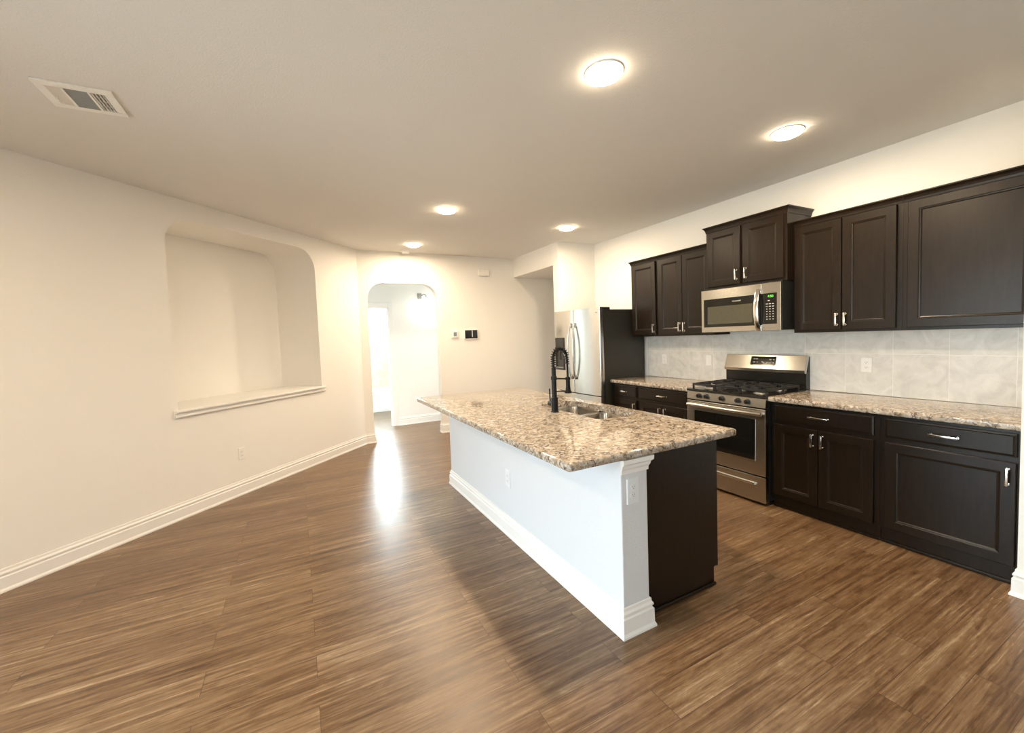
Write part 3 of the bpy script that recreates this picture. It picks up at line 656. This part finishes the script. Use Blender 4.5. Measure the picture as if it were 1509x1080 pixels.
# grates and burners
gz0, gz1 = 0.943, 0.962
for (g0, g1) in ((ya+0.02, ya+0.255), (ya+0.259, yb-0.259), (yb-0.255, yb-0.02)):
    mb = MB(); gx0, gx1 = xr+0.055, XW-0.13; b_ = 0.0065
    for y in (g0, g1-2*b_): mb.box(gx0, gx1, y, y+2*b_, gz0, gz1, 0.002)
    for x in (gx0, gx1-2*b_): mb.box(x, x+2*b_, g0, g1, gz0, gz1, 0.002)
    yc = (g0+g1)/2; xc = (gx0+gx1)/2; mb.box(xc-b_, xc+b_, g0, g1, gz0, gz1, 0.002)
    for x in (gx0+(gx1-gx0)*0.27, gx0+(gx1-gx0)*0.73):
        for q in ((g0, g0+0.085), (g1-0.085, g1)): mb.box(x-b_*0.8, x+b_*0.8, q[0], q[1], gz0+0.004, gz1+0.002, 0.002)
    for q in ((gx0, gx0+0.11), (xc-0.10, xc+0.10), (gx1-0.11, gx1)): mb.box(q[0], q[1], yc-b_*0.8, yc+b_*0.8, gz0+0.004, gz1+0.002, 0.002)
    for x in (gx0, (gx0+gx1)/2-b_, gx1-2*b_):
        for y in (g0, g1-2*b_): mb.box(x, x+2*b_, y, y+2*b_, 0.915, gz0+0.002)
    obj('grate', mb, 'iron', t)
for (x, y, r_) in ((xr+0.16, ya+0.135, 0.045), (XW-0.22, ya+0.135, 0.038), (xr+0.29, (ya+yb)/2, 0.04), (xr+0.16, yb-0.135, 0.045), (XW-0.22, yb-0.135, 0.036)):
    bo = obj('burner', MB().lathe((x, y, 0.9145), [(r_*1.25, 0), (r_*1.2, 0.004), (r_, 0.005), (r_*0.95, 0.009)], seg=24), 'metal_grey', t, 40)
    obj('burner_cap', MB().lathe((x, y, 0.923), [(r_*0.9, 0), (r_*0.92, 0.004), (r_*0.8, 0.008), (r_*0.1, 0.009)], seg=24), 'iron', bo, 40)

# ------------------------------------------------------------------ microwave
t = thing('microwave', 'stainless steel over-the-range microwave hung below the short raised cabinet', 'microwave', (3.8, (RY0+RY1)/2, 1.446))
xm = 3.580; mz0, mz1 = 1.448, 1.853; my0, my1 = RY0+0.004, RY1-0.003
obj('body', MB().box(xm+0.03, XW-0.014, my0+0.004, my1-0.004, mz0+0.006, mz1+0.012), 'plastic_black', t)
ysm = 2.190
f = obj('control_panel', MB().box(xm, xm+0.03, my0, ysm-0.001, mz0, mz1, 0.003), 'steel_h', t)
d = obj('door', MB().box(xm, xm+0.03, ysm+0.001, my1, mz0, mz1, 0.003), 'steel_h', t)
obj('window_surround', MB().box(xm-0.0015, xm+0.002, ysm+0.001, 2.757, 1.497, 1.765, 0.0006), 'blackglass', d)
obj('window', MB().box(xm-0.0025, xm, 2.268, 2.715, 1.525, 1.692, 0.0006), 'mwglass', d)
obj('keypad', MB().box(xm-0.0015, xm+0.002, 2.062, ysm-0.001, 1.505, 1.765, 0.0006), 'blackglass', f)
for i in range(7):
    for j in range(3):
        z = 1.675-i*0.0215; y = 2.144-j*0.026; w_ = 0.008 if i < 2 else 0.005
        obj('key', MB().box(xm-0.0024, xm-0.001, y-w_, y+w_, z-0.003, z+0.003), 'print', f)
obj('key', MB().box(xm-0.0024, xm-0.001, 2.12, 2.136, 1.698, 1.706), 'print', f)
text('4:50', 0.028, 'green', f, (xm-0.0022, 2.113, 1.738), (0, -1, 0), (0, 0, 1), name='clock_digits')
text('FRIGIDAIRE', 0.0165, 'print', d, (xm-0.0022, 2.418, 1.727), (0, -1, 0), (0, 0, 1))
hp = []
for i in range(21):
    u = i/20; z = 1.452+(1.808-1.452)*u; hp.append((xm-0.012-0.040*math.sin(PI*u)**0.8, 2.212, z))
loops = []
for (x, y, z) in hp: loops.append([(x, y-0.019, z), (x+0.012, y-0.017, z), (x+0.012, y+0.017, z), (x, y+0.019, z), (x-0.004, y+0.010, z), (x-0.004, y-0.010, z)])
mb = MB().quadloops(loops); mb.box(xm-0.012, xm+0.001, 2.198, 2.226, 1.458, 1.482).box(xm-0.012, xm+0.001, 2.198, 2.226, 1.778, 1.802)
obj('handle', mb, 'chrome', d, 45)
obj('underside_grille', MB().box(xm+0.05, XW-0.1, my0+0.06, my1-0.06, mz0+0.001, mz0+0.006), 'metal_grey', t)

# ------------------------------------------------------------------ refrigerator
fy0, fy1, fx, zf = 3.958, 4.938, 3.249, 1.800
t = thing('refrigerator', 'tall stainless French-door refrigerator with dark side panel', 'refrigerator', (3.6, (fy0+fy1)/2, 0))
xb_ = fx+0.094
obj('cabinet', MB().box(xb_, XW-0.03, fy0+0.004, fy1-0.004, 0.03, 1.769, 0.004), 'fridge_side', t)
obj('toe_grille', MB().box(fx+0.05, fx+0.4, fy0+0.02, fy1-0.02, 0.0, 0.075), 'plastic_black', t)
for q0, q1 in ((fy0+0.006, fy0+0.10), (fy1-0.10, fy1-0.006)): obj('hinge_cover', MB().box(fx+0.035, fx+0.190, q0, q1, 1.769, zf-0.002, 0.004), 'plastic_black', t)
def bowed(y0, y1, z0, z1, k=14):
    mb = MB(); W_ = fy1-fy0; c = (fy0+fy1)/2; pr_ = []
    ys = sorted(set([y0+(y1-y0)*i/k for i in range(k+1)] + [y0+0.002, y0+0.005, y0+0.008, y1-0.002, y1-0.005, y1-0.008]))
    for y in ys:
        e = min(y-y0, y1-y); q = 0.012-math.sqrt(max(0, 0.012**2-(0.012-e)**2)) if e < 0.012 else 0
        pr_.append((fx+BOW*((y-c)/(W_/2))**2+q, y))
    mb.prism([(x, y, z0) for x, y in pr_+[(fx+0.076, y1), (fx+0.076, y0)]], (0, 0, z1-z0)); return mb
BOW = 0.022
ysp = 4.475; zd = 0.713
dr = obj('right_door', bowed(fy0, ysp-0.003, zd, zf), 'steel_v', t, 25)
dl = obj('left_door', bowed(ysp+0.003, fy1, zd, zf), 'steel_v', t, 25)
fd = obj('freezer_drawer', bowed(fy0, fy1, 0.085, zd-0.012), 'steel_v', t, 25)
obj('gasket', MB().box(fx+0.076, xb_, fy0+0.01, fy1-0.01, 0.08, 1.765), 'rubber', t)
for par, y, sgn in ((dr, ysp-0.040, -1), (dl, ysp+0.040, 1)):
    pts_ = []
    for i in range(21):
        u = i/20; z = 0.90+(1.612-0.90)*u; b_ = math.sin(PI*u)
        pts_.append((fx-0.012-0.045*b_**0.7, y+sgn*0.020*b_, z))
    mb = MB().tube(pts_, 0.0135, 10)
    mb.box(fx-0.024, fx+0.006, y-0.015, y+0.015, 0.888, 0.945, 0.004).box(fx-0.024, fx+0.006, y-0.015, y+0.015, 1.568, 1.625, 0.004)
    obj('handle', mb, 'steel_v', par, 50)
mb = MB().tube([(fx-0.045, fy0+0.10+(fy1-fy0-0.2)*i/16, 0.60) for i in range(17)], 0.0125, 10)
for y in (fy0+0.12, fy1-0.12): mb.tube([(fx-0.045, y, 0.60), (fx+0.02, y, 0.60)], 0.010, 8)
obj('handle', mb, 'steel_v', fd, 50)
# dispenser
dpn = MB(); y0, y1, z0, z1, xq = 4.700, 4.892, 0.995, 1.439, fx-0.005
dpn.box(xq-0.004, xq+0.03, y0, y1, 1.28, z1, 0.004)
for q in ((y0, y0+0.014, z0, 1.28), (y1-0.014, y1, z0, 1.28), (y0+0.014, y1-0.014, z0, z0+0.03)): dpn.box(xq-0.004, xq+0.03, q[0], q[1], q[2], q[3])
dpn.box(xq+0.0105, xq+0.03, y0+0.014, y1-0.014, z0+0.03, 1.28)
ds = obj('dispenser', dpn, 'fridge_side', dl)
obj('paddle', MB().box(xq-0.002, xq+0.0105, 4.775, 4.822, 1.13, 1.26, 0.004), 'plastic_black', ds)
obj('drip_tray', MB().box(xq-0.008, xq+0.0105, y0+0.016, y1-0.016, z0+0.03, z0+0.038), 'metal_grey', ds)
text('FRIGIDAIRE', 0.020, 'metal_grey', dr, (fx+0.0165, 4.05, 1.735), (0, -1, 0), (0, 0, 1))

# ------------------------------------------------------------------ island
ixl, ixr, iyn, iyf = 1.025, 2.181, 1.472, 4.044
t = thing('kitchen_island', 'white-walled kitchen island with dark cabinet end panel under a granite top', 'kitchen island', (1.7, 2.8, 0))
kx0, kx1, ky0, ky1 = 1.338, 1.508, 1.496, 4.012
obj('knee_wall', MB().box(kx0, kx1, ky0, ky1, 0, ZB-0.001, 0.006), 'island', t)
P_ = [(kx1, 1.60, 1, 0), (kx1, ky0, 1, -1), (kx0, ky0, -1, -1), (kx0, ky1, -1, 1), (kx1, ky1, 1, 1)][::-1]
mb = MB(); sweep(mb, P_, BP); obj('baseboard', mb, 'trim', t)
mb = MB(); cpf = [(0, 0.800), (0.005, 0.800), (0.006, 0.818), (0.012, 0.830), (0.014, 0.842), (0.024, 0.852), (0.025, 0.866), (0.025, ZB-0.001), (0, ZB-0.001)]
sweep(mb, [(kx1, 1.60, 1, 0), (kx1, ky0, 1, -1), (kx0+0.001, ky0, 0, -1)][::-1], cpf); obj('cap_moulding', mb, 'trim', t)
ex0, ex1, ey0, ey1 = kx1, 2.113, 1.557, 3.985
obj('end_panel', MB().prism([(ex0, ey0, 0), (2.078, ey0, 0), (2.078, ey0, 0.105), (ex1, ey0, 0.105), (ex1, ey0, ZB-0.001), (ex0, ey0, ZB-0.001)], (0, 0.018, 0)), 'wood', t)
obj('carcass', MB().box(ex0, ex1-0.0005, ey0+0.018, ey1, 0.105, 0.60).box(2.095, ex1-0.0005, ey0+0.018, ey1, 0.60, ZB-0.001).box(ex0, 2.095, ey1-0.02, ey1, 0.6, ZB-0.001), 'wood', t)
obj('toe_kick', MB().box(ex0, 2.077, ey0+0.018, ey1, 0, 0.1045), 'wood', t)
obj('shoe_moulding', MB().box(ex0+0.02, 2.085, ey0-0.012, ey0, 0, 0.018, 0.005), 'wood', t)
yy = ey0+0.02
for k in range(4):
    w_ = (ey1-ey0-0.04)/4
    drawer(t, ex1+0.0205, -1, yy+w_*k+0.012, yy+w_*(k+1)-0.012, 0.722, 0.85)
    door(t, ex1+0.0205, -1, yy+w_*k+0.012, yy+w_*(k+1)-0.012, 0.125, 0.69, yy+w_*(k+1)-0.05, 0.62)
# granite top with the sink cut-out
sx0, sx1, sy0, sy1 = 1.735, 2.082, 2.130, 2.890; rr_ = 0.05
def rrect(x0, x1, y0, y1, r, k=6):
    o = []
    for (cx, cy, a) in ((x1-r, y0+r, -PI/2), (x1-r, y1-r, 0), (x0+r, y1-r, PI/2), (x0+r, y0+r, PI)):
        o += [(cx+r*math.cos(a+PI/2*i/k), cy+r*math.sin(a+PI/2*i/k)) for i in range(k+1)]
    return o
hole = rrect(sx0, sx1, sy0, sy1, rr_)
mb = MB(); bm = mb.bm; r_ = 0.012; rc = 0.02
outr = lambda e, z: [(x, y, z) for x, y in rrect(ixl+e, ixr-e, iyn+e, iyf-e, max(0.008, rc-e*0.3))]
lo = [outr(r_, ZB)] + [outr(r_-r_*math.sin(PI/2*i/5), ZB+r_-r_*math.cos(PI/2*i/5)) for i in range(1, 5)] + [outr(r_-r_*math.cos(PI/2*i/5), ZC-r_+r_*math.sin(PI/2*i/5)) for i in range(5)] + [outr(r_, ZC)]
hl = [[(x, y, ZC) for x, y in hole], [(x, y, ZB) for x, y in hole]]
mb.quadloops(lo + hl + [lo[0]], False, False)
bmesh.ops.remove_doubles(bm, verts=bm.verts, dist=1e-6)
tag(obj('island_worktop', mb, 'granite', None, 50, (1.6, 2.75, ZB)), 'large speckled granite slab on the island with a sink cut-out', 'worktop')
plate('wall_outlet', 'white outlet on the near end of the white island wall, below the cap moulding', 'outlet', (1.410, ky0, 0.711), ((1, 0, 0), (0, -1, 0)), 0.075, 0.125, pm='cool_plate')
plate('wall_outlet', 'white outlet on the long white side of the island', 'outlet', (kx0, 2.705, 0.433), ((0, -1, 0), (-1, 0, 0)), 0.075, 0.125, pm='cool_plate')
# sink
t = thing('double_bowl_sink', 'stainless steel double-bowl sink set into the island top', 'sink', (1.91, 2.51, ZB-0.2))
mb = MB(); ym = 2.51; fl = 0.02
zr = ZB-0.0015
bowls = ((sx0-0.006, sx1+0.006, sy0-0.006, ym-0.012), (sx0-0.006, sx1+0.006, ym+0.012, sy1+0.006))
for (x0, x1, y0, y1) in bowls:
    mb = MB(); lp = lambda e, z, r: [(x, y, z) for x, y in rrect(x0+e, x1-e, y0+e, y1-e, r)]
    mb.quadloops([lp(-fl*0.55, zr, 0.07), lp(0.0, zr, 0.06), lp(0.004, zr-0.01, 0.058), lp(0.012, zr-0.15, 0.055), lp(0.03, zr-0.178, 0.05), lp(0.06, zr-0.184, 0.04)], False, True)
    bo = obj('bowl', mb, 'sink_steel', t, 50)
    obj('drain', MB().lathe(((x0+x1)/2, (y0+y1)/2, zr-0.1838), [(0.042, 0), (0.042, 0.002), (0.034, 0.003), (0.030, 0.001), (0.004, 0.001)], seg=24), 'chrome', bo, 40)
# faucet
bx_, by_ = 1.668, 2.552
t = thing('kitchen_faucet', 'matte black spring-neck kitchen faucet behind the island sink', 'faucet', (bx_, by_, ZC))
mb = MB().lathe((bx_, by_, ZC), [(0.030, 0), (0.030, 0.006), (0.0255, 0.009), (0.0255, 0.105), (0.0185, 0.110), (0.0185, 0.235), (0.022, 0.237), (0.022, 0.262), (0.0165, 0.265), (0.0165, 0.325), (0.012, 0.328)], seg=24); obj('body', mb, 'black_metal', t, 40)
path = []; R_ = 0.060; z1_ = 1.318
for i in range(6): path.append(Vector((bx_, by_, ZC+0.325+(z1_-ZC-0.325)*i/5)))
for i in range(1, 17): a = PI*i/16*0.97; path.append(Vector((bx_+R_-R_*math.cos(a), by_, z1_+R_*math.sin(a))))
tip = path[-1]
path.append(Vector((tip.x+0.003, by_, 1.25))); path.append(Vector((tip.x+0.004, by_, 1.160)))
obj('hose', MB().tube(path, 0.0085, 10), 'black_metal', t, 60)
# coil spring about the rising part of the hose
fine = []
for a, b_ in zip(path[:-2], path[1:-1]):
    for k in range(12): fine.append(a.lerp(b_, k/12))
tot = 0; cp_ = []; up = Vector((0, 1, 0)); Ls = [0]
for a, b_ in zip(fine, fine[1:]): Ls.append(Ls[-1]+(b_-a).length)
for i, p in enumerate(fine):
    d_ = (fine[min(i+1, len(fine)-1)]-fine[max(0, i-1)]).normalized(); s_ = up.cross(d_).normalized(); ph = Ls[i]/0.0165*2*PI
    cp_.append(p + (up*math.cos(ph)+s_*math.sin(ph))*0.0135)
# resample so every turn has enough points
pts_ = []
for i in range(len(cp_)-1):
    for k in range(3):
        f_ = k/3; p = fine[i].lerp(fine[i+1], f_); l_ = Ls[i]+(Ls[i+1]-Ls[i])*f_
        d_ = (fine[i+1]-fine[i]).normalized(); s_ = up.cross(d_).normalized(); ph = l_/0.0165*2*PI
        pts_.append(p+(up*math.cos(ph)+s_*math.sin(ph))*0.0165)
obj('spring', MB().tube(pts_, 0.0034, 5), 'black_metal', t, 60)
hx = tip.x+0.004
obj('spray_head', MB().lathe((hx, by_, 1.042), [(0.027, 0), (0.0275, 0.010), (0.020, 0.022), (0.0165, 0.05), (0.0155, 0.118), (0.011, 0.122)], seg=20), 'black_metal', t, 40)
mb = MB().tube([(bx_+0.02, by_, ZC+0.245), (hx-0.012, by_, 1.150)], 0.006, 8); mb.lathe((hx, by_, 1.140), [(0.0165, 0), (0.0195, 0.002), (0.0195, 0.018), (0.0165, 0.02)], seg=20); obj('holder_arm', mb, 'black_metal', t, 50)
hd_ = obj('handle', MB().tube([(bx_, by_+0.02, ZC+0.055), (bx_+0.002, by_+0.072, ZC+0.055)], 0.019, 16), 'black_metal', t, 50)
obj('lever', MB().tube([(bx_+0.002, by_+0.062, ZC+0.060), (bx_+0.002, by_+0.068, ZC+0.165)], 0.0052, 8), 'black_metal', hd_, 50)
obj('lower_arm', MB().tube([(bx_+0.015, by_, ZC+0.150), (hx+0.002, by_, 1.053)], 0.004, 8), 'black_metal', t, 50)
